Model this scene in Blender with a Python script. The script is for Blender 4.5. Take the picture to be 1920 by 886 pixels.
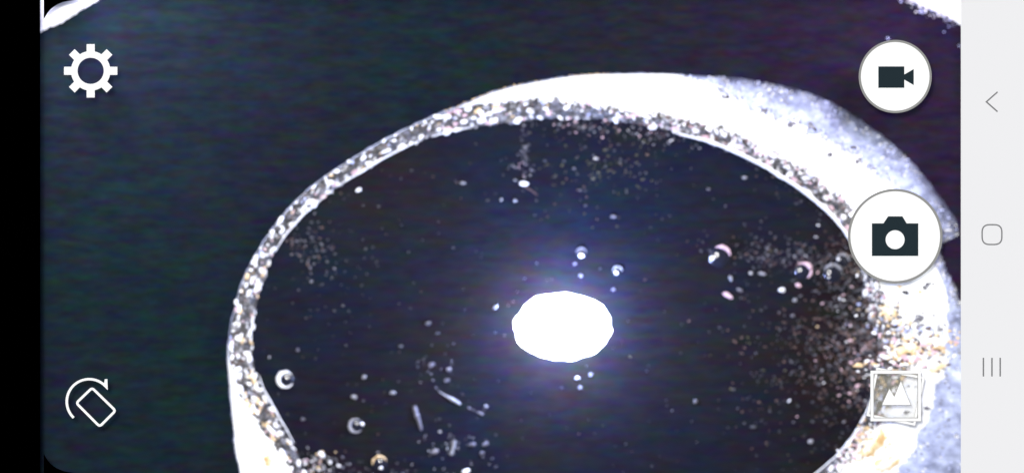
import bpy, bmesh, math, random
import numpy as np
from mathutils import Vector, Matrix, noise

for o in list(bpy.data.objects): bpy.data.objects.remove(o)
SC = bpy.context.scene
COL = SC.collection
random.seed(7); rng = np.random.default_rng(7)
U = 0.001            # metres of the stage per pixel-sized step of the plan drawing
D = 3.0              # camera height
ZU = 0.06            # height of the screen controls above the tray

# ------------------------------------------------------------ camera
cam = bpy.data.cameras.new('camera'); camo = bpy.data.objects.new('camera', cam); COL.objects.link(camo)
camo.location = (0, 0, D); cam.sensor_width = 36; cam.lens = 36 * D / 1.92
cam.clip_start = .05; cam.clip_end = 50
cam.dof.use_dof = True; cam.dof.focus_distance = D - ZU - .004; cam.dof.aperture_fstop = 0.14
SC.camera = camo
# ------------------------------------------------------------ world, lamps, exposure
w = bpy.data.worlds.new('World'); SC.world = w; w.use_nodes = True
w.node_tree.nodes['Background'].inputs[0].default_value = (.55, .65, 1, 1)
w.node_tree.nodes['Background'].inputs[1].default_value = .22
def area(name, loc, size, power, color, target=(0, 0, 0)):
    l = bpy.data.lights.new(name, 'AREA'); l.shape = 'DISK'; l.size = size; l.energy = power; l.color = color
    o = bpy.data.objects.new(name, l); COL.objects.link(o); o.location = loc
    o.rotation_euler = (Vector(target) - Vector(loc)).to_track_quat('-Z', 'Y').to_euler(); return o
area('key_lamp', (-.30, .42, 3.2), .42, 150, (1, .985, .97))
area('side_lamp', (1.9, 1.5, 1.1), .35, 42, (.93, .95, 1), (.55, .15, 0))
area('corner_fill', (-.80, .62, .30), .30, 9, (.78, .76, 1), (-.86, .36, 0))  # added fill, unseen, brightens the upper-left backdrop
area('right_corner_fill', (.80, .60, .35), .10, 2.0, (.72, .58, 1), (.72, .2, 0))  # the same kind of added fill for the upper-right backdrop
SC.view_settings.view_transform = 'Standard'; SC.view_settings.look = 'None'
SC.view_settings.exposure = 0; SC.view_settings.gamma = 1
SC.render.engine = 'CYCLES'

# ------------------------------------------------------------ helpers
def P(px, py, z=0.0):
    k = U * (D - z) / D
    return ((px - 960) * k, (443 - py) * k, z)

def tag(o, label=None, cat=None, group=None, kind=None):
    for k, v in (('label', label), ('category', cat), ('group', group), ('kind', kind)):
        if v: o[k] = v
    return o
def empty(name, loc=(0, 0, 0)):
    o = bpy.data.objects.new(name, None); COL.objects.link(o); o.location = loc; o.empty_display_size = .02; return o
def link(name, verts, faces, m, parent=None, smooth=False, loc=None):
    me = bpy.data.meshes.new(name)
    v = [Vector(p) for p in verts]
    if loc is not None: v = [p - Vector(loc) for p in v]
    me.from_pydata([tuple(p) for p in v], [], faces)
    bm = bmesh.new(); bm.from_mesh(me); bmesh.ops.recalc_face_normals(bm, faces=bm.faces); bm.to_mesh(me); bm.free()
    me.materials.append(m)
    if smooth: me.polygons.foreach_set('use_smooth', [True] * len(me.polygons))
    o = bpy.data.objects.new(name, me); COL.objects.link(o)
    if parent is not None:
        o.parent = parent
        if loc is not None: o.location = Vector(loc) - parent.location
        elif parent.location.length: o.location = -parent.location
    elif loc is not None: o.location = loc
    return o
def prism(name, pts, z0, z1, m, parent=None, bevel=0):
    bm = bmesh.new()
    # area-sign normalise so that the fill is robust
    vs = [bm.verts.new(P(x, y, z1)) for x, y in pts]
    f = bm.faces.new(vs)
    if f.normal.z < 0: f.normal_flip()
    r = bmesh.ops.extrude_face_region(bm, geom=[f])
    for e in r['geom']:
        if isinstance(e, bmesh.types.BMVert): e.co.z = z0
    bmesh.ops.recalc_face_normals(bm, faces=bm.faces)
    bm.faces.ensure_lookup_table()
    me = bpy.data.meshes.new(name); bm.to_mesh(me); bm.free(); me.materials.append(m)
    o = bpy.data.objects.new(name, me); COL.objects.link(o)
    if parent is not None: o.parent = parent; o.location = -parent.location
    return o
def loops(name, outer, inner, z0, z1, m, parent=None):
    """closed ring between two outlines with the same number of points"""
    n = len(outer); V = []; F = []
    for z in (z0, z1):
        V += [P(x, y, z if z == z1 else z) for x, y in outer]; V += [P(x, y, z) for x, y in inner]
    for i in range(n):
        j = (i + 1) % n
        F += [(2*n+i, 2*n+j, 3*n+j, 3*n+i), (i, n+i, n+j, j), (i, j, 2*n+j, 2*n+i), (n+i, 3*n+i, 3*n+j, n+j)]
    return link(name, V, F, m, parent)
def circle(cx, cy, r, n=96): return [(cx + r*math.cos(2*math.pi*i/n), cy + r*math.sin(2*math.pi*i/n)) for i in range(n)]
def offset(pts, d, closed):
    out = []; n = len(pts)
    for i, p in enumerate(pts):
        a = pts[(i-1) % n] if closed or i > 0 else None; b = pts[(i+1) % n] if closed or i < n-1 else None
        nn = []
        for q, r in ((a, p), (p, b)):
            if q is None or r is None: continue
            dx, dy = r[0]-q[0], r[1]-q[1]; L = math.hypot(dx, dy) or 1
            nn.append((-dy/L, dx/L))
        mx = sum(q[0] for q in nn)/len(nn); my = sum(q[1] for q in nn)/len(nn)
        L2 = max(mx*mx+my*my, .12)
        out.append((p[0]+mx/L2*d, p[1]+my/L2*d))
    return out
def stroke(name, pts, wd, z0, z1, m, parent=None, closed=False):
    a = offset(pts, wd/2, closed); b = offset(pts, -wd/2, closed)
    if closed: return loops(name, a, b, z0, z1, m, parent)
    return prism(name, a + b[::-1], z0, z1, m, parent)
def rounded(corners, r, n=7):
    out = []; k = len(corners)
    for i in range(k):
        p = Vector(corners[i]); a = (Vector(corners[i-1]) - p).normalized(); b = (Vector(corners[(i+1) % k]) - p).normalized()
        s = p + a*r; e = p + b*r
        for j in range(n+1):
            t = j/n; q = (1-t)**2*s + 2*t*(1-t)*p + t*t*e; out.append((q.x, q.y))
    return out
def post(px, py, parent, r=.0016, m=None):
    c = P(px, py, ZU); V = []; F = []; n = 8
    for z in (.001, ZU - .0005):
        k = (D - z)/(D - ZU)
        V += [(c[0]*k + r*math.cos(2*math.pi*i/n), c[1]*k + r*math.sin(2*math.pi*i/n), z) for i in range(n)]
    for i in range(n): j = (i+1) % n; F.append((i, j, n+j, n+i))
    return link('post', V, F, m or M_POST, parent)

# ------------------------------------------------------------ materials
def mat(name, base=(.5, .5, .5), rough=.6, spec=.5, emit=None, es=1.0):
    m = bpy.data.materials.new(name); m.use_nodes = True; b = m.node_tree.nodes['Principled BSDF']
    b.inputs['Base Color'].default_value = (*base, 1); b.inputs['Roughness'].default_value = rough
    b.inputs['Specular IOR Level'].default_value = spec
    if emit: b.inputs['Emission Color'].default_value = (*emit, 1); b.inputs['Emission Strength'].default_value = es
    return m
def s2l(*c): return tuple(((v/255+.055)/1.055)**2.4 if v > 10 else v/255/12.92 for v in c)
def nd(m, t, **kw):
    n = m.node_tree.nodes.new(t)
    for k, v in kw.items():
        if k in n.inputs: n.inputs[k].default_value = v
        else: setattr(n, k, v)
    return n
def lk(m, a, b): m.node_tree.links.new(a, b)
def coords(m, scale):
    tc = nd(m, 'ShaderNodeTexCoord'); mp = nd(m, 'ShaderNodeMapping'); mp.inputs['Scale'].default_value = scale
    geo = nd(m, 'ShaderNodeNewGeometry'); lk(m, geo.outputs['Position'], mp.inputs['Vector']); return mp.outputs[0]
def ramp(m, stops):
    r = nd(m, 'ShaderNodeValToRGB'); e = r.color_ramp.elements
    while len(e) < len(stops): e.new(.5)
    for q, (p, c) in zip(e, stops): q.position = p; q.color = (*c, 1)
    return r
def mix(m, a, b, f, mode='MIX'):
    n = nd(m, 'ShaderNodeMix', data_type='RGBA', blend_type=mode)
    if isinstance(f, float): n.inputs[0].default_value = f
    else: lk(m, f, n.inputs[0])
    for s, v in ((n.inputs[6], a), (n.inputs[7], b)):
        if isinstance(v, tuple): s.default_value = (*v, 1)
        else: lk(m, v, s)
    return n.outputs[2]
def fabric(name, c1, c2, grain, rough=.9, spec=.02, tint2=None):
    """dark surface with coloured mottling that runs sideways"""
    m = mat(name, rough=rough, spec=spec); b = m.node_tree.nodes['Principled BSDF']
    big = nd(m, 'ShaderNodeTexNoise', Scale=2.2, Detail=3.0); lk(m, coords(m, (1, 1, 1)), big.inputs['Vector'])
    rb = ramp(m, [(.35, (0, 0, 0)), (.65, (1, 1, 1))]); lk(m, big.outputs['Fac'], rb.inputs[0])
    col = mix(m, c1, c2, rb.outputs[0])
    if tint2:
        sx = nd(m, 'ShaderNodeSeparateXYZ'); geo = nd(m, 'ShaderNodeNewGeometry'); lk(m, geo.outputs['Position'], sx.inputs[0])
        mr = nd(m, 'ShaderNodeMapRange'); lk(m, sx.outputs[0], mr.inputs[0]); mr.inputs[1].default_value = -.2; mr.inputs[2].default_value = .7
        col = mix(m, col, tint2, mr.outputs[0])
    # coloured mottling, two scales
    for sc, amt in ((1, .85), (2.3, .8)):
        n1 = nd(m, 'ShaderNodeTexNoise', Scale=34.0*sc, Detail=3.0, Roughness=.7); lk(m, coords(m, (.42, 1.6, 1)), n1.inputs['Vector'])
        hs = nd(m, 'ShaderNodeMix', data_type='RGBA', blend_type='MIX')
        g = nd(m, 'ShaderNodeVectorMath', operation='SUBTRACT'); lk(m, n1.outputs['Color'], g.inputs[0]); g.inputs[1].default_value = (.5, .5, .5)
        s = nd(m, 'ShaderNodeVectorMath', operation='SCALE'); lk(m, g.outputs[0], s.inputs[0]); s.inputs['Scale'].default_value = grain*amt*5
        a = nd(m, 'ShaderNodeVectorMath', operation='ADD'); lk(m, s.outputs[0], a.inputs[0]); a.inputs[1].default_value = (1, 1, 1)
        mx = nd(m, 'ShaderNodeVectorMath', operation='MAXIMUM'); lk(m, a.outputs[0], mx.inputs[0]); mx.inputs[1].default_value = (.25, .25, .25)
        col = mix(m, col, mx.outputs[0], 1.0, 'MULTIPLY')
    lk(m, col, b.inputs['Base Color']); return m
M_BACK = fabric('tray_matte', (.0058, .0132, .0170), (.0082, .0110, .0180), .42, tint2=(.0145, .0096, .0220))
M_LIQ = fabric('liquid_dark', (.0058, .0088, .0185), (.0108, .0086, .0092), .34, rough=.6, spec=.02)

def lumpy(name, stops, scale, bump, rough=.35, spec=.5, detail=6.0, stretch=(1, 1, 1), dist=.004):
    m = mat(name, rough=rough, spec=spec); b = m.node_tree.nodes['Principled BSDF']
    n = nd(m, 'ShaderNodeTexNoise', Scale=scale, Detail=detail, Roughness=.65); lk(m, coords(m, stretch), n.inputs['Vector'])
    r = ramp(m, stops); lk(m, n.outputs['Fac'], r.inputs[0]); lk(m, r.outputs[0], b.inputs['Base Color'])
    n2 = nd(m, 'ShaderNodeTexNoise', Scale=scale*1.7, Detail=4.0); lk(m, coords(m, stretch), n2.inputs['Vector'])
    bp = nd(m, 'ShaderNodeBump', Strength=bump, Distance=dist); lk(m, n2.outputs['Fac'], bp.inputs['Height']); lk(m, bp.outputs[0], b.inputs['Normal'])
    return m
M_SPECK = lumpy('rim_gritty_glass', [(.38, (.02, .02, .02)), (.52, (.05, .046, .045)), (.64, (.14, .13, .13)), (.71, (.85, .85, .85))], 56, 1.0, dist=.006)
M_WHITE = lumpy('rim_white_glass', [(.25, (.80, .81, .80)), (.5, (.88, .89, .88))], 40, .12, rough=.5)
M_FROST = lumpy('rim_frosted_glass', [(.30, (.16, .18, .28)), (.44, (.32, .36, .54)), (.58, (.48, .54, .76)), (.70, (.80, .85, 1))], 26, .25, rough=.6, detail=8, stretch=(1, 1.3, 1))
def thin_edge(m):   # the frost gets thin and wispy towards its outer edge, so the tray shows through
    b = m.node_tree.nodes['Principled BSDF']; a = nd(m, 'ShaderNodeAttribute', attribute_name='across')
    n = nd(m, 'ShaderNodeTexNoise', Scale=38.0, Detail=6.0, Roughness=.7); lk(m, coords(m, (1, 1, 1)), n.inputs['Vector'])
    s1 = nd(m, 'ShaderNodeMath', operation='MULTIPLY_ADD'); lk(m, n.outputs['Fac'], s1.inputs[0]); s1.inputs[1].default_value = 1.1; s1.inputs[2].default_value = -.55
    s2 = nd(m, 'ShaderNodeMath', operation='ADD'); lk(m, a.outputs['Fac'], s2.inputs[0]); lk(m, s1.outputs[0], s2.inputs[1])
    r = nd(m, 'ShaderNodeMapRange'); lk(m, s2.outputs[0], r.inputs[0]); r.inputs[1].default_value = .35; r.inputs[2].default_value = 1.05; r.inputs[3].default_value = 1; r.inputs[4].default_value = .12
    lk(m, r.outputs[0], b.inputs['Alpha'])
thin_edge(M_FROST)
M_STAIN = lumpy('amber_stain', [(.35, (.60, .38, .16)), (.47, (.88, .70, .40)), (.60, (.92, .88, .78))], 38, .2)
M_OUTER = lumpy('outer_ring_white', [(.2, (.86, .86, .9)), (.7, (.9, .9, .92))], 30, .1)
GR = {
 'white': mat('grain_white', (.88, .88, .88), .3), 'grey': mat('grain_grey', (.26, .26, .28), .3),
 'dim': mat('grain_dim', (.05, .052, .066), .45), 'pink': mat('grain_pink', (.62, .42, .46), .35),
 'amber': mat('grain_amber', (.72, .52, .28), .35), 'brown': mat('grain_brown', (.095, .052, .045), .5),
 'dark': mat('grain_dark', (.018, .016, .022), .6), 'blue': mat('grain_blue', (.50, .55, .85), .35),
 'olive': mat('grain_olive', (.055, .052, .02), .5), 'soft': mat('grain_soft', (.125, .12, .145), .4)}
M_UIW = mat('screen_white', (.0, .0, .0), 1, 0, (1, 1, 1), 1.05)
M_UIG = mat('screen_grey_line', (0, 0, 0), 1, 0, s2l(128, 128, 130), 1)
M_RING = mat('button_grey_edge', (0, 0, 0), 1, 0, s2l(152, 152, 150), 1)
M_NAV = mat('screen_pale_grey', (0, 0, 0), 1, 0, s2l(240, 240, 242), 1)
M_DARK = mat('icon_charcoal', (0, 0, 0), 1, 0, s2l(38, 50, 56), 1)
M_BLACK = mat('screen_black', (0, 0, 0), 1, 0)
M_POST = mat('post_black', (.01, .01, .012), .8, .1)

# ------------------------------------------------------------ the setting
tray = link('backdrop', [(-3, -2.5, 0), (3, -2.5, 0), (3, 2.5, 0), (-3, 2.5, 0)], [(0, 1, 2, 3)], M_BACK)
tag(tray, kind='structure')

# ------------------------------------------------------------ rim stations: inner edge, grit/white border, white/frost border, outer edge
ST = [
 ((1000,1060),(1000,1080),(1000,1110),(1000,1122)), ((720,992),(700,1012),(668,1040),(660,1050)),
 ((590,905),(560,915),(482,945),(478,948)), ((556,846),(536,862),(447,866),(445,868)),
 ((516,775),(480,788),(438,800),(436,802)), ((486,716),(448,724),(431,728),(429,729)),
 ((474,648),(428.5,652),(427,652),(426,652)), ((480,572),(443.6,564.2),(442.8,564),(442,563.8)),
 ((499,508),(469,497.4),(468.5,497),(468,496.6)), ((537,440),(517.4,421),(516.7,420.5),(516,420)),
 ((602,374),(581.6,353.4),(580.8,352.7),(580,352)), ((703,307),(689.6,280.8),(688.8,279.9),(688,279)),
 ((800,260),(789,230),(788,228.5),(787,227)), ((885,240),(869,199.5),(868,197),(867,195)),
 ((985,227),(966,186),(945,168),(942,166)), ((1080,222),(1072,188),(1066,145),(1065,143)),
 ((1180,231),(1182,209),(1186,139),(1186,137)), ((1270,248),(1288,224),(1300,146),(1302,141)),
 ((1350,270),(1377,253),(1402,196),(1424,153)), ((1430,308),(1449,288),(1502,236),(1545,186)),
 ((1500,352),(1522,327),(1592,284),(1645,248)), ((1560,402),(1590,377),(1664,340),(1722,318)),
 ((1596,452),(1628,432),(1716,418),(1798,428)), ((1614,512),(1642,508),(1748,482),(1763,466)),
 ((1632,596),(1664,590),(1776,562),(1797,553)), ((1648,668),(1706,672),(1772,676),(1846,690)),
 ((1634,752),(1664,762),(1738,790),(1866,812)), ((1592,828),(1608,846),(1684,884),(1830,940)),
 ((1500,908),(1502,930),(1560,985),(1650,1060)), ((1280,1010),(1284,1030),(1292,1074),(1300,1104))]
NS = len(ST)
def cr(k, t):
    """point on closed Catmull-Rom curve k at station parameter t"""
    i = int(math.floor(t)); u = t - i
    p = [np.array(ST[(i+d) % NS][k], float) for d in (-1, 0, 1, 2)]
    return .5*((2*p[1]) + (-p[0]+p[2])*u + (2*p[0]-5*p[1]+4*p[2]-p[3])*u*u + (-p[0]+3*p[1]-3*p[2]+p[3])*u**3)
def nz(x, y, s, seed=0): return noise.noise(Vector((x*s, y*s, seed*7.3)))
RN = 1500
TT = [NS*i/RN for i in range(RN)]
C = [[cr(k, t) for t in TT] for k in range(4)]
def border(k, i, amp, s, seed):
    p = C[k][i]; t = TT[i]
    d = C[3][i] - C[0][i]; L = np.hypot(*d) or 1
    return p + d/L*amp*(nz(p[0], p[1], s, seed) + .6*nz(p[0], p[1], s*2.7, seed+3))
BI = [border(0, i, 3.0, .05, 1) for i in range(RN)]
def amp_a(i): return min(8, np.hypot(*(C[2][i]-C[1][i]))*.3)
def amp_b(i): return min(13, np.hypot(*(C[3][i]-C[2][i]))*.22)
BA = [border(1, i, amp_a(i), .06, 2) for i in range(RN)]
BB = [border(2, i, amp_b(i), .045, 3) for i in range(RN)]
BO = [border(3, i, 2.6, .07, 4) for i in range(RN)]

dish = empty('glass_dish', (0, 0, 0))
tag(dish, 'round glass dish with thick sparkling white rim, crossing the dark tray', 'dish')
def band(name, A, B, za, zb, crown, rows, lump, ls, m, rough_noise=.0):
    V = []; F = []
    for i in range(RN):
        for j in range(rows+1):
            u = j/rows; p = A[i]*(1-u) + B[i]*u
            edge = math.sin(math.pi*u)
            z = za*(1-u)+zb*u + crown*edge + lump*(.3+edge)*(abs(nz(p[0], p[1], ls, 9))*1.2 + .6*nz(p[0], p[1], ls*2.6, 11))
            V.append(P(p[0], p[1], max(z, .0006)))
    R = rows+1
    for i in range(RN):
        a = i*R; b = ((i+1) % RN)*R
        for j in range(rows): F.append((a+j, b+j, b+j+1, a+j+1))
    o = link(name, V, F, m, dish, smooth=True)
    at = o.data.attributes.new('across', 'FLOAT', 'POINT'); at.data.foreach_set('value', [j/rows for i in range(RN) for j in range(rows+1)])
    return o
band('gritty_inner_band', BI, BA, .003, .014, .002, 10, .005, .12, M_SPECK)
band('white_face', BA, BB, .0135, .016, .006, 12, .0015, .03, M_WHITE)
band('frosted_outer_face', BB, BO, .0155, .0008, .003, 12, .004, .05, M_FROST)

# the floor of the dish and the dark liquid
pts = [BI[i]*.985 + np.array([1060, 600])*.015 for i in range(0, RN, 4)]
VV = [P(1060, 600, .004)]; FF = []; rows = 10; n = len(pts)
for r in range(1, rows+1):
    for p in pts:
        q = np.array([1060, 600])*(1-r/rows) + p*1.03*(r/rows) - np.array([1060, 600])*.03*(r/rows)
        VV.append(P(q[0], q[1], .0040))
for i in range(n):
    j = (i+1) % n; FF.append((0, 1+i, 1+j))
    for r in range(rows-1): FF.append((1+r*n+i, 1+(r+1)*n+i, 1+(r+1)*n+j, 1+r*n+j))
liq = link('dark_liquid', VV, FF, M_LIQ, smooth=True)
tag(liq, 'pool of dark navy liquid filling the sparkling round dish', 'liquid')
ZL = .0045

# thin ridge along the inner edge, its white colour painting a specular line
def ridge(t0, t1, r, off):
    V = []; F = []; n = 300; K = 8
    for i in range(n+1):
        t = t0+(t1-t0)*i/n; p = cr(0, t); q = cr(0, t+.02); d = q-p; d /= np.hypot(*d); nn = np.array([-d[1], d[0]])
        rr = r*(math.sin(math.pi*i/n)**.4)*(.65+.7*abs(nz(p[0], p[1], .05, 21))+.2) + .15
        c = p + nn*(off + 1.6*nz(p[0], p[1], .03, 5))
        for k in range(K):
            a = 2*math.pi*k/K; V.append(P(*(c+nn*rr*math.cos(a)), .010+rr*U*.8*math.sin(a)))
    for i in range(n):
        for k in range(K): l = (k+1) % K; F.append((i*K+k, (i+1)*K+k, (i+1)*K+l, i*K+l))
    return link('specular_ridge', V, F, GR['white'], dish, smooth=True)
ridge(16.9, 22.3, 3.1, 2); ridge(8.6, 10.1, 1.4, -1); ridge(10.3, 11.9, 1.5, -1); ridge(12.1, 13.0, 1.2, -1); ridge(3.2, 5.2, 1.2, 4); ridge(25.6, 28, 1.6, 2)

# ------------------------------------------------------------ grains
def ico_mesh(seed, sub=1):
    bm = bmesh.new(); bmesh.ops.create_icosphere(bm, subdivisions=sub, radius=1)
    r = random.Random(seed)
    for v in bm.verts: v.co *= r.uniform(.62, 1.25)
    vs = np.array([v.co[:] for v in bm.verts]); fs = np.array([[v.index for v in f.verts] for f in bm.faces]); bm.free(); return vs, fs
ICO = [ico_mesh(s) for s in range(8)]
GRAINS = {}
def grain(kind, px, py, a, b=None, ang=None, z=ZL, th=.45):
    GRAINS.setdefault(kind, []).append((px, py, a, b or a*.6, random.uniform(0, math.pi) if ang is None else ang, z, th))
def pick(ws):
    ks = list(ws); return random.choices(ks, [ws[k] for k in ks])[0]
def clump(cx, cy, sx, sy, n, ws, lo=1.2, hi=3.2, rot=0, z=ZL, th=.45):
    for _ in range(n):
        u, v = random.gauss(0, sx), random.gauss(0, sy); c, s = math.cos(rot), math.sin(rot)
        x, y = cx+u*c-v*s, cy+u*s+v*c
        if z == ZL and x < 1500 and not inside(x, y): continue
        grain(pick(ws), x, y, random.uniform(lo, hi)*random.choice((1, 1, 1.5))*(.85 if z == ZL else 1), ang=random.gauss(0, .5), z=z, th=th)
def inside(px, py): # inside the liquid
    t = 0; c = np.array([1060, 600.]); d = np.array([px, py])-c
    a = math.atan2(d[1], d[0]); i = int(np.argmin(np.abs(np.angle(np.exp(1j*(ANG-a)))))); return np.hypot(*d) < np.hypot(*(np.array(BI[i])-c))-4
ANG = np.array([math.atan2(p[1]-600, p[0]-1060) for p in BI])
BIG = []   # larger glints that become single parts of the dish
# along the gritty band
def zone_mix(t):
    if 15 <= t < 24: return {'white': 4, 'pink': 2, 'grey': 2, 'dark': 2.5, 'brown': 1.2, 'blue': .6}
    if 24 <= t < 28: return {'white': 3, 'pink': 1.5, 'amber': 3, 'brown': 3, 'dark': 2, 'blue': 1.2, 'grey': 1}
    if 2 <= t < 5.5: return {'white': 5, 'amber': 1.3, 'grey': 1, 'dark': 1.4, 'pink': .6}
    return {'white': 6.5, 'grey': 2.4, 'soft': 2, 'pink': 1.3, 'dark': 1.2, 'blue': .8, 'amber': .9}
for _ in range(3000):
    t = random.uniform(2, 28.3); u = random.random(); p = cr(0, t)*(1-u)+cr(1, t)*u
    wdt = np.hypot(*(cr(1, t)-cr(0, t)))
    if random.random() > .35 + wdt/60: continue
    z = .006 + .011*u
    bright = nz(p[0], p[1], .055, 13)+.5*nz(p[0], p[1], .14, 17)+(.28 if abs(u-.92) < .09 or u < .1 else -.05)
    k = pick(zone_mix(t) if bright > -.13 else {'soft': 3, 'dark': 3, 'grey': 2, 'brown': 1.5, 'pink': .4}); a = random.uniform(1.8, 4.4) if random.random() < .8 else random.uniform(4.4, 7.5)
    if k in ('white', 'pink', 'amber'): a *= 1.25
    d = cr(1, t+.05)-cr(1, t-.05); g = math.atan2(d[1], d[0])
    if a > 6.5 and k in ('white', 'pink', 'amber') and len(BIG) < 280: BIG.append((k, p[0], p[1], a, a*.6, g+random.gauss(0, .4), z))
    else: grain(k, p[0], p[1], a, ang=g+random.gauss(0, .5), z=z)
# rough edge of the white face and pits in it
for _ in range(1500):
    t = random.uniform(13, 28); u = random.gauss(0, .10); p = cr(1, t)*(1-u)+cr(2, t)*u
    grain(pick({'white': 5, 'grey': 1.5, 'pink': 1, 'dark': 1}), p[0], p[1], random.uniform(1.5, 4.5), z=.0145)
for _ in range(1300):
    t = random.uniform(17.2, 27); u = random.uniform(0, .96)**.9; p = cr(2, t)*(1-u)+cr(3, t)*u
    d = cr(3, t)-cr(2, t); L = np.hypot(*d)
    if L < 6: continue
    z = .0165-.0145*u+.003*math.sin(math.pi*u)
    grain(pick({'white': 2.5*(1-u)+.1, 'blue': 2, 'grey': 2, 'soft': 1.6}), p[0], p[1], random.uniform(1.5, 4), ang=math.atan2(d[1], d[0])+random.gauss(0, .4), z=z, th=.3)
for _ in range(420):
    t = random.uniform(16.8, 21.6); u = random.gauss(0, .09); p = (cr(2, t)*(1-u)+cr(3, t)*u) if u > 0 else (cr(2, t)*(1+u)-cr(1, t)*u)
    grain(pick({'soft': 2, 'grey': 4, 'blue': 5}), p[0], p[1], random.uniform(1.2, 3.6), ang=.7+random.gauss(0, .4), z=.0185, th=.3)
for _ in range(120):
    t = random.uniform(12.4, 15.6); p = cr(3, t); grain('amber', p[0]+random.gauss(0, 1), p[1]+random.gauss(1, 1), random.uniform(.8, 2.2), ang=-.2, z=.013)  # colour fringe of light on the outer edge, put in as amber grains
# right side: dirty inner shore and amber patches
mud = {'brown': 6, 'pink': .8, 'grey': .8, 'dark': 4, 'white': .3, 'soft': 2, 'dim': 4, 'blue': .2, 'amber': .2}
clump(1625, 600, 30, 75, 720, mud, 1.5, 4); clump(1600, 520, 40, 40, 300, mud, 1.3, 3.2); clump(1570, 660, 45, 75, 420, {'brown': 4, 'dim': 4, 'soft': 1.6, 'pink': .4, 'white': .15}, 1.3, 3.4)
clump(1640, 690, 26, 40, 380, mud, 1.5, 4.5)
clump(1480, 480, 60, 16, 190, {'soft': 2, 'dim': 4, 'brown': 2, 'grey': .3}, 1.2, 3, rot=.15)
clump(1480, 640, 80, 110, 300, {'brown': 3, 'dim': 4, 'olive': 1}, 1.2, 2.8)
amb = {'amber': 3.2, 'white': 3.4, 'pink': 1.2, 'brown': 1.0, 'dark': .4, 'grey': .8}
clump(1715, 662, 44, 20, 300, amb, 2, 6, rot=-.3, z=.022); clump(1680, 590, 26, 22, 120, amb, 1.8, 4.5, z=.021)
clump(1720, 615, 30, 10, 120, {'grey': 2, 'dark': 1.4, 'blue': 2, 'white': 2, 'soft': 1}, 1.8, 4.5, z=.022)
clump(1612, 830, 26, 12, 170, amb, 1.8, 5, rot=-.9, z=.018); clump(1650, 850, 30, 14, 60, {'amber': 2, 'white': 3}, 2, 5, rot=-.7, z=.02)
for x, y, a in ((1738,535,11),(1680,592,11),(1722,593,9),(1700,548,4),(1653,548,5),(1437,205,7),(1520,238,7),(1484,232,6),(1360,182,5),(1608,302,6),(1700,772,5),(1738,764,5),(1556,290,4),(1600,275,5)):
    clump(x, y, a*.6, a*.35, 14, {'dark': 1, 'soft': 2.4, 'grey': 1}, 1.6, 3.4, z=.0245)
# upper inside speckles
clump(578, 458, 28, 30, 110, {'soft': 1.6, 'dim': 5, 'brown': 2, 'grey': .35}, 1.3, 3)
clump(1130, 310, 80, 45, 170, {'olive': 6, 'dim': 4, 'brown': 1, 'soft': .15}, 1.2, 3)
clump(1180, 246, 150, 11, 230, {'soft': 2, 'grey': 1.4, 'pink': 1, 'brown': 2, 'dim': 2, 'white': .5}, 1.3, 3, rot=.1)
clump(985, 275, 4, 28, 46, {'dim': 3, 'soft': 2, 'grey': .4}, 1.3, 2.6); clump(975, 318, 14, 9, 22, {'soft': 2, 'grey': 1.6, 'pink': .6}, 1.4, 3)
clump(640, 530, 40, 80, 60, {'dim': 4, 'soft': .4}, 1.1, 2.4)
clump(850, 835, 45, 14, 40, {'soft': 2, 'grey': 1.2, 'dim': 2}, 1.4, 3.2); clump(590, 870, 26, 14, 90, {'white': 2, 'amber': 1, 'grey': 1.5, 'soft': 2, 'pink': .8}, 1.5, 4)
clump(700, 880, 110, 12, 60, {'soft': 2, 'dim': 3, 'grey': .7}, 1.3, 3)
clump(810, 690, 22, 20, 20, {'soft': 2, 'dim': 3}, 1.3, 2.8); clump(1500, 350, 50, 16, 80, {'dim': 3, 'soft': 1, 'brown': 1}, 1.1, 2.4, rot=.65)
for _ in range(330):
    x, y = random.uniform(480, 1640), random.uniform(240, 900)
    if inside(x, y): grain(pick({'dim': 6, 'brown': 2, 'soft': .3, 'olive': .6}), x, y, random.uniform(.9, 2.3), ang=random.gauss(0, .5))

for a in ((812,712,3.2,'soft'),(808,700,3,'soft'),(818,726,3,'soft'),(880,764,4,'soft'),(888,768,3,'dim'),(903,774,5.5,'soft'),(912,760,4.5,'grey'),(896,772,3,'soft')): grain(a[3], a[0], a[1], a[2], ang=.5)
def build_grains(kind, items, parent):
    V = []; F = []; off = 0
    for (px, py, a, b, g, z, th) in items:
        vs, fs = ICO[random.randrange(8)]; c = P(px, py, z)
        ca, sa = math.cos(-g), math.sin(-g)
        x = vs[:, 0]*a*U; y = vs[:, 1]*b*U; zz = vs[:, 2]*min(a, b)*th*U
        V.append(np.stack([c[0]+x*ca-y*sa, c[1]+x*sa+y*ca, c[2]+zz], 1)); F.append(fs+off); off += len(vs)
    V = np.concatenate(V); F = np.concatenate(F)
    me = bpy.data.meshes.new('grit'); me.from_pydata(V.tolist(), [], F.tolist()); me.materials.append(GR[kind])
    o = bpy.data.objects.new('grit', me); COL.objects.link(o); o.parent = parent; o['kind'] = 'stuff'; return o
for k, items in GRAINS.items(): build_grains(k, items, dish)
UNIT = {}
def unit(kind, s):
    if (kind, s) not in UNIT:
        vs, fs = ICO[s]; me = bpy.data.meshes.new('grain'); me.from_pydata(vs.tolist(), [], fs.tolist()); me.materials.append(GR[kind]); UNIT[kind, s] = me
    return UNIT[kind, s]
for (k, px, py, a, b, g, z) in BIG:
    o = bpy.data.objects.new('grain', unit(k, random.randrange(8))); COL.objects.link(o); o.parent = dish
    o.location = P(px, py, z+.001); o.scale = (a*U, b*U, b*.5*U); o.rotation_euler.z = -g

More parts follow.
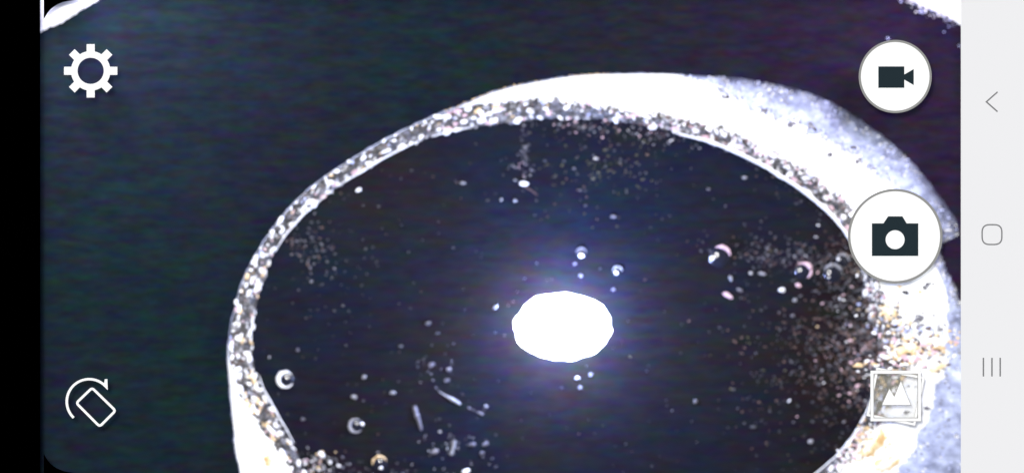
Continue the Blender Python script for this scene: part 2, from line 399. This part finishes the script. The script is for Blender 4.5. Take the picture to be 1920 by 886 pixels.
# ------------------------------------------------------------ amber stains lying on the rim (part of the dish)
def stain(px, py, rx, ry, g, z):
    n = 40; V = [P(px, py, z)]; F = []
    for r in (.5, 1):
        for i in range(n):
            a = 2*math.pi*i/n; q = r*(1+.45*nz(math.cos(a)*2, math.sin(a)*2, 1, px)+.2*nz(math.cos(a)*6, math.sin(a)*6, 1, py))
            x, y = rx*q*math.cos(a), ry*q*math.sin(a)
            V.append(P(px+x*math.cos(g)-y*math.sin(g), py+x*math.sin(g)+y*math.cos(g), z-.012*(r == 1)))
    for i in range(n):
        j = (i+1) % n; F += [(0, 1+i, 1+j), (1+i, 1+n+i, 1+n+j, 1+j)]
    return link('amber_stain', V, F, M_STAIN, dish, smooth=True)
for a in ((1668, 585, 22, 17, .4, .0235), (1700, 655, 34, 12, -.3, .0245), (1755, 690, 26, 8, -.3, .0235), (1640, 832, 44, 18, -.8, .0235), (1660, 868, 34, 20, -.5, .0245), (505, 862, 14, 20, 0, .0235)):
    stain(*a)

# ------------------------------------------------------------ outer ring that crosses two corners
def arc_curve(pts, n):
    out = []; p = [np.array(q, float) for q in pts]
    for i in range(1, len(p)-2):
        for k in range(n):
            u = k/n; a, b, c, d = p[i-1:i+3]
            out.append(.5*((2*b)+(-a+c)*u+(2*a-5*b+4*c-d)*u*u+(-a+3*b-3*c+d)*u**3))
    return out
IN = arc_curve([(-260,300),(-90,170),(72,63),(128,36),(158,15),(187,-2),(330,-70),(620,-160),(940,-200),(1300,-165),(1560,-70),(1702,-4),(1748,18),(1804,48),(1990,170),(2150,310)], 24)
V = []; F = []; W = 10
for i, p in enumerate(IN):
    c = np.array([940, 900.]); d = (p-c)/np.hypot(*(p-c))
    q0 = p + d*3.5*(nz(p[0], p[1], .07, 2)+.6*nz(p[0], p[1], .2, 6))
    for j in range(W+1):
        u = j/W; q = q0+d*130*u; V.append(P(q[0], q[1], .002+.012*math.sin(math.pi*min(u*1.0, .5))**.5))
for i in range(len(IN)-1):
    for j in range(W): a = i*(W+1)+j; b = a+W+1; F.append((a, b, b+1, a+1))
ring = link('outer_ring', V, F, M_OUTER, smooth=True)
tag(ring, 'bright white outer ring showing only in both upper corners of the view', 'ring')
GRAINS = {}
for _ in range(420):
    i = random.randrange(len(IN)); x, y = IN[i]
    if not 1640 < x < 1810: continue
    grain(pick({'white': 2, 'blue': 2, 'soft': 2}), x+random.gauss(0, 3), y+abs(random.gauss(0, 7 if x > 900 else 3)), random.uniform(1, 3), z=.002)
for x, y, a in ((1726, 22, 4), (1782, 37, 3), (1799, 86, 3), (1665, 72, 3), (1690, 3, 3), (1770, 60, 2)): grain('blue', x, y, a, z=.002)
for k, items in GRAINS.items(): build_grains(k, items, ring)

# ------------------------------------------------------------ lamp reflection in the liquid, put in as a glowing disc
def lamp_reflection():
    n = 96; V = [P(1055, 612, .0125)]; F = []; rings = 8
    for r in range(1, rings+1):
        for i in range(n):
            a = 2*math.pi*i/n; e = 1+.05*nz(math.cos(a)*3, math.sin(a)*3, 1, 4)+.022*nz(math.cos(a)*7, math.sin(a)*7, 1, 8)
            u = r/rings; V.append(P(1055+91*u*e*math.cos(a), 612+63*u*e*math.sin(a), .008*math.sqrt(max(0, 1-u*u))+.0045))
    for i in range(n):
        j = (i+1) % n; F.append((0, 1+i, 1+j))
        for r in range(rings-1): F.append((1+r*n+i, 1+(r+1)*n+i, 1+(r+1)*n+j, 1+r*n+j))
    lens = link('reflection_disc', V, F, mat('reflection_glow', (.8, .8, .8), .5, .2, (.93, .95, 1), 7.5), smooth=True)  # emissive dome stands for the mirrored lamp
    tag(lens, 'glowing white disc in place of an oval lamp reflection with bluish halo in the dark liquid', 'light')
    l = bpy.data.lights.new('halo_fill', 'POINT'); l.energy = 22; l.color = (.40, .52, 1); l.shadow_soft_size = .02  # added point light that makes the bluish halo, no lamp hangs there
    o = bpy.data.objects.new('halo_fill', l); COL.objects.link(o); o.parent = lens; o.location = P(1055, 612, .085)
lamp_reflection()

# ------------------------------------------------------------ bubbles, fibres and specks in the liquid
def dome_mesh():
    n = 20; V = [(0, 0, .5)]; F = []
    for r in range(1, 6):
        for i in range(n): a = 2*math.pi*i/n; u = r/5; V.append((u*math.cos(a), u*math.sin(a), .5*math.sqrt(max(0, 1-u*u))))
    for i in range(n):
        j = (i+1) % n; F.append((0, 1+i, 1+j))
        for r in range(4): F.append((1+r*n+i, 1+(r+1)*n+i, 1+(r+1)*n+j, 1+r*n+j))
    me = bpy.data.meshes.new('bubble_skin'); me.from_pydata(V, [], F); me.materials.append(mat('bubble_skin', (.012, .013, .022), .12, .5)); me.polygons.foreach_set('use_smooth', [True]*len(me.polygons)); return me
DOME = dome_mesh()
def tubepts(name, pts, rad, m, parent, z=ZL):
    """tapered tube along px points with px radii"""
    V = []; F = []; K = 8; n = len(pts)
    for i, p in enumerate(pts):
        a = np.array(pts[max(i-1, 0)]); b = np.array(pts[min(i+1, n-1)]); d = b-a; d = d/(np.hypot(*d) or 1); nn = np.array([-d[1], d[0]])
        r = rad[i]
        for k in range(K):
            g = 2*math.pi*k/K; V.append(P(*(np.array(p)+nn*r*math.cos(g)), z+r*U*.8*math.sin(g)))
    for i in range(n-1):
        for k in range(K): l = (k+1) % K; F.append((i*K+k, (i+1)*K+k, (i+1)*K+l, i*K+l))
    return link(name, V, F, m, parent, smooth=True)
def bubble(px, py, r, a0, a1, wd, label, kind='white', dot=None):
    loc = P(px, py, ZL-.001); root = empty('air_bubble', loc)
    tag(root, label, 'bubble', 'air bubbles in the dark liquid')
    d = bpy.data.objects.new('skin', DOME); COL.objects.link(d); d.parent = root; d.scale = (r*U*.92, r*U*.92, r*U*.7)
    n = 22; P2 = []; R2 = []
    for i in range(n+1):
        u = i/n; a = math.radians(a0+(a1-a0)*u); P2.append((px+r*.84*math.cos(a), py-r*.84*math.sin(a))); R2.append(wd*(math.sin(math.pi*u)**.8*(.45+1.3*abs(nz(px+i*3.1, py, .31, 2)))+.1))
    tubepts('painted_crescent', P2, R2, GR[kind], root, ZL+r*U*.2)  # refracted crescent of light, put in as a pale tube
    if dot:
        o = bpy.data.objects.new('glint', unit('white', random.randrange(8))); COL.objects.link(o); o.parent = root  # white lump put in for the highlight on the bubble
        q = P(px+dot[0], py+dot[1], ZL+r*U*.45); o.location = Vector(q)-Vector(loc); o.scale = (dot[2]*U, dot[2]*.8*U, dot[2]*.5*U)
bubble(536, 711, 17, 40, 330, 4.0, 'crescent bubble open to the right, close to the left rim')
bubble(668, 797, 15, 60, 320, 3.2, 'small crescent bubble with a bright dot, lower left of the liquid', 'grey', (11, -3, 4.5))
bubble(712, 868, 16, 20, 190, 3.2, 'amber edged bubble at the bottom edge of the view', 'amber', (2, 8, 4.5))
bubble(1090, 474, 11, 0, 185, 2.0, 'tiny capped bubble above the glowing oval reflection', 'soft', (0, 5, 5))
bubble(1158, 508, 10, 0, 190, 2.2, 'tiny bubble right of and above the glowing oval reflection', 'grey', (-3, 3, 4.2))
bubble(1350, 481, 23, 5, 115, 4.0, 'large bubble with thin upper arc and bright dot, right of centre', 'pink', (-15, 2, 5.5))
bubble(1506, 508, 18, -60, 125, 4.2, 'left bubble of the three beside the round camera button', 'pink')
bubble(1562, 513, 20, 15, 165, 4.4, 'widest dark bubble of the three beside the round camera button', 'grey', (-8, 6, 3))
bubble(1580, 488, 14, -10, 170, 3.0, 'upper bubble of the three beside the round camera button', 'grey', (-8, -3, 4))

def speck(px, py, a, b, deg, kind, label, name='speck', cat='speck'):
    o = bpy.data.objects.new(name, unit(kind, random.randrange(8))); COL.objects.link(o)
    o.location = P(px, py, ZL+.0008); o.scale = (a*.85*U, b*.85*U, b*.5*U); o.rotation_euler.z = math.radians(deg)
    tag(o, label, cat, 'bright specks floating in the dark liquid')
for a in (
 (981,344,12,6,0,'white','bright white speck below the dark streak under the top rim'),
 (672,356,8,4.5,20,'white','pale speck just inside the upper left rim'),
 (868,343,7,4,0,'grey','faint speck between the upper left rim and the brightest speck'),
 (940,374,5,4,30,'grey','faint speck below left of the brightest speck'),
 (966,376,4.5,4,0,'grey','faint speck just under the brightest speck'),
 (1118,297,7,3.5,0,'grey','grey speck in the olive stained patch under the top rim'),
 (1396,333,5,3.5,0,'grey','grey speck under the upper right rim'),
 (1328,354,5,3,0,'soft','dim speck in the upper right of the liquid'),
 (1150,406,6,3.5,0,'soft','dim speck high above the glowing oval reflection'),
 (1089,516,6,5,90,'soft','dim speck directly over the glowing oval reflection'),
 (1078,494,6,3.5,0,'soft','dim speck under the tiny capped bubble'),
 (1150,542,5,4,0,'soft','dim speck at the upper right edge of the blue halo'),
 (929,575,7,4.5,40,'grey','speck at the upper left edge of the blue halo'),
 (1083,708,6,5,0,'grey','brightest of three specks below the glowing oval reflection'),
 (1108,702,5,5,90,'soft','right speck of three below the glowing oval reflection'),
 (1088,726,5,4.5,0,'soft','lowest of three specks below the glowing oval reflection'),
 (1304,752,7,5.5,0,'soft','soft round speck in the lower right of the liquid'),
 (1378,640,9,3,-40,'brown','short brown speck right of the glowing oval reflection'),
 (1364,552,14,6,-32,'pink','pink oval grain below the large bubble on the right'),
 (1370,521,7,5,-70,'grey','pale grain between the large bubble and the pink oval grain'),
 (1386,543,9,4,-15,'soft','dim grain touching the pink oval grain'),
 (1408,511,5,5,0,'grey','round grain left of the short pale rod'),
 (1428,512,10,4,-12,'grey','short pale rod grain right of the large bubble'),
 (1466,543,9,6,-10,'white','white grain below left of the three bubbles'),
 (1496,534,8,5,-15,'pink','pinkish grain under the left bubble of the three'),
 (1490,562,6,5,0,'grey','small grey grain below the white grain'),
 (1486,591,6,4,0,'soft','dim grain lowest under the three bubbles'),
 (1530,444,5,3.5,0,'grey','grey grain above the three bubbles near the inner rim'),
 (1519,827,7,5.5,40,'grey','grey speck close to the lower right inner rim'),
 (1412,800,7,4,0,'dim','very dim speck in the lower right of the liquid'),
 (683,706,8,5,15,'grey','bright speck right of the crescent bubble'),
 (663,743,8,5,0,'grey','grey speck above the small crescent bubble'),
 (736,735,8,4.5,0,'grey','oval speck left of the short upright fibre'),
 (568,785,5,5,0,'soft','dim speck beside the lower left rim'),
 (803,606,7,4.5,20,'dim','dim speck left of the blue halo'),
 (820,624,7,3,10,'dim','dim thin speck left of the blue halo'),
 (752,648,6,4,0,'dim','dim greenish speck left of the curved fibre'),
 (842,692,6,5,20,'soft','soft speck above the curved fibre'),
 (838,712,8,5,20,'soft','soft speck touching the top of the curved fibre'),
 (808,683,9,6,30,'soft','soft speck at the upper end of the curved fibre'),
 (602,851,10,6,-30,'white','bright grain at the foot of the lower left rim'),
 (874,883,9,6,20,'white','white grain cut by the bottom edge of the view'),
 (815,846,11,6,30,'soft','pale lump left of the two upright fibres at the bottom'),
 (886,832,9,5,0,'soft','left of two pale lumps right of the lower fibre'),
 (910,832,8,5,10,'soft','right of two pale lumps right of the lower fibre'),
 (904,848,6,5,10,'soft','pale lump hanging below the pair right of the lower fibre'),
 (505,669,4,4,0,'grey','small speck just inside the left rim'),
 (558,655,4,4,0,'soft','dim speck inside the left rim above the crescent bubble')):
    speck(*a)
def fibre(pts, rads, kind, label):
    c = arc_curve([pts[0]]+pts+[pts[-1]], 10)+[np.array(pts[-1], float)]; n = len(c)
    R = [np.interp(i/(n-1)*(len(pts)-1), range(len(pts)), rads)*(.8+.5*abs(nz(c[i][0], c[i][1], .12, 3))) for i in range(n)]
    o = tubepts('fibre', [tuple(q) for q in c], R, GR[kind], None); tag(o, label, 'fibre', 'pale fibres in the dark liquid')
fibre([(822,732),(834,740),(848,748),(864,757)], [.6, 1.8, 4, 2], 'grey', 'curved pale fibre below left of the glowing reflection')
fibre([(777,760),(781,776),(786,790),(790,806)], [4.2, 5, 4, 2], 'soft', 'short upright pale fibre left of the curved fibre')
fibre([(852,824),(850,838),(845,852)], [4.5, 3.5, 2.5], 'grey', 'short slanted fibre near the bottom edge of the liquid')
fibre([(984,350),(998,358),(1008,366)], [1.2, 1, .6], 'brown', 'fine brownish fibre trailing from the brightest speck')

# ------------------------------------------------------------ phone screen: black side band, rounded corners, navigation bar
phone = empty('phone_screen', P(960, -30, ZU))
tag(phone, 'phone screen with black side band and pale grey navigation bar', 'phone screen')
TH = .0015
prism('black_side_band', [(-40, -60), (75, -60), (75, 950), (-40, 950)], ZU-TH, ZU, M_BLACK, phone)
cpts = [(82, 36), (85.5, 29.5), (89.4, 23.5), (94, 18), (99.6, 13.2), (106, 9), (113, 5.9), (119, 3.8), (126, 2.2), (135, .9), (146, -1)]
prism('rounded_corner', [(82, -60)]+cpts+[(146, -60)], ZU-TH, ZU, M_BLACK, phone)
prism('rounded_corner', [(x, 886-y) for x, y in [(82, -60)]+cpts+[(146, -60)]], ZU-TH, ZU, M_BLACK, phone)
prism('top_edge', [(-40, -90), (1960, -90), (1960, -60.5), (-40, -60.5)], ZU-TH, ZU, M_BLACK, phone)
prism('bottom_edge', [(-40, 950.5), (1960, 950.5), (1960, 980), (-40, 980)], ZU-TH, ZU, M_BLACK, phone)
nav = prism('navigation_bar', [(1802, -60), (1960, -60), (1960, 950), (1802, 950)], ZU-TH, ZU, M_NAV, phone)
def navpart(o): o.parent = nav; o.location = (0, 0, 0); return o
Z2 = ZU+.0008
navpart(stroke('back_arrow', [(1870.5, 172.5), (1849.5, 191), (1870.5, 209.5)], 2.6, ZU+.0002, Z2, M_UIG))
navpart(stroke('home_outline', rounded([(1841.5, 421), (1878.5, 421), (1878.5, 458), (1841.5, 458)], 14), 2.6, ZU+.0002, Z2, M_UIG, None, True))
for x in (1844, 1860, 1875.5): navpart(stroke('recent_apps_line', [(x, 670), (x, 705)], 2.6, ZU+.0002, Z2, M_UIG))
for x, y in ((-35, -75), (1955, -75), (-35, 965), (1955, 965)): post(x, y, phone, .004)

# settings gear
def icon(name, px, py, label, cat): 
    e = empty(name, P(px, py, ZU)); tag(e, label, cat, None); return e
g = icon('settings_gear', 170, 133, 'white gear shaped settings icon at upper left', 'icon')
out = []; inn = []
for i in range(720):
    a = 2*math.pi*i/720; ph = abs((a+math.pi/8) % (math.pi/4)-math.pi/8); r = min(50/math.cos(ph), 7.6/max(math.sin(ph), 1e-4)); r = max(r, 37)
    out.append((170+r*math.cos(a), 133+r*math.sin(a))); inn.append((170+24.5*math.cos(a), 133+24.5*math.sin(a)))
loops('gear_wheel', out, inn, ZU-TH, ZU, M_UIW, g); post(140, 133, g); post(200, 133, g)
# rotate icon
r_ = icon('rotate_icon', 170, 752, 'thin white rotate icon, curved arrow around a tilted outline', 'icon')
arc = [(167+42*math.cos(a), 752-42*math.sin(a)) for a in [math.radians(226-(226-44)*i/60) for i in range(61)]]
stroke('curved_arrow', arc+[(199.3, 724.8), (198.7, 710)], 4.4, ZU-TH, ZU, M_UIW, r_)
stroke('tilted_outline', rounded([(172.6, 726.2), (216.6, 769.0), (186.9, 798.6), (143.0, 754.6)], 5.5, 5), 4.6, ZU-TH, ZU, M_UIW, r_, True)
post(125, 752, r_, .0012); post(194, 747, r_, .0012)
def button(name, cx, cy, R, rw, label):
    e = icon(name, cx, cy, label, 'button')
    prism('white_disc', circle(cx, cy, R-rw), ZU-TH, ZU, M_UIW, e)
    loops('grey_edge', circle(cx, cy, R), circle(cx, cy, R-rw-.2), ZU-TH*1.2, ZU+.0003, M_RING, e)
    for a in (0, 2.1, 4.2): post(cx+R*.4*math.cos(a), cy+R*.4*math.sin(a), e, .003)
    return e
v = button('video_button', 1678.5, 143.5, 68.5, 4, 'round white button with charcoal video camera symbol, upper right')
prism('video_camera_symbol', [(1647, 124.7), (1695.6, 124.7), (1695.6, 139.8), (1713.3, 129.7), (1713.3, 159.5), (1695.6, 149.4), (1695.6, 164.8), (1647, 164.8)], ZU+.0003, ZU+.001, M_DARK, v)
s = button('shutter_button', 1678.6, 442.5, 88.7, 4.5, 'largest round white button with charcoal still camera symbol')
cs = prism('still_camera_symbol', [(1635, 418.4), (1656.7, 418.4), (1665.3, 405.3), (1692, 405.3), (1700, 418.4), (1721.8, 418.4), (1721.8, 479.5), (1635, 479.5)], ZU+.0003, ZU+.001, M_DARK, s)
ln = prism('lens', circle(1678.4, 449, 17.7, 48), ZU+.0012, ZU+.0018, M_UIW); ln.parent = cs; ln.location = (0, 0, 0)
# gallery icon
q = icon('gallery_icon', 1679.6, 741.4, 'square white picture frame icon with two mountain peaks, lower right', 'icon')
def square(cx, cy, h, deg=0):
    c, s_ = math.cos(math.radians(deg)), math.sin(math.radians(deg))
    return [(cx+x*c-y*s_, cy+x*s_+y*c) for x, y in ((-h, -h), (h, -h), (h, h), (-h, h))]
loops('front_frame', square(1679.6, 741.4, 47.3), square(1679.6, 741.4, 41.8), ZU-.0005, ZU+.0006, M_UIW, q)
loops('frame_outline', square(1679.6, 741.4, 47.9), square(1679.6, 741.4, 40.6), ZU-.0015, ZU-.0007, M_RING, q)
loops('rear_frame', square(1679.6, 742.5, 46.4, 11.5), square(1679.6, 742.5, 42, 11.5), ZU-.0035, ZU-.0022, M_UIW, q)
loops('rear_outline', square(1679.6, 742.5, 46.9, 11.5), square(1679.6, 742.5, 41.4, 11.5), ZU-.005, ZU-.0038, M_RING, q)
PK = [(1654.2, 758.2), (1667.7, 728.5), (1677.1, 743.5), (1689.3, 714.2), (1707.5, 758.2)]
prism('mountain_peaks', PK, ZU-.0005, ZU+.0006, M_UIW, q)
stroke('peaks_outline', PK, 1.6, ZU-.0015, ZU-.0008, M_RING, q, True)
M_PANE = mat('milky_pane', (.34, .33, .24), .4, .2); M_PANE.node_tree.nodes['Principled BSDF'].inputs['Alpha'].default_value = .18
prism('milky_pane', square(1679.6, 741.4, 41.5), ZU-.003, ZU-.0026, M_PANE, q)
for x, y in ((1634.5, 700), (1724.5, 700), (1634.5, 780), (1724.5, 780)): post(x, y, q, .0012)
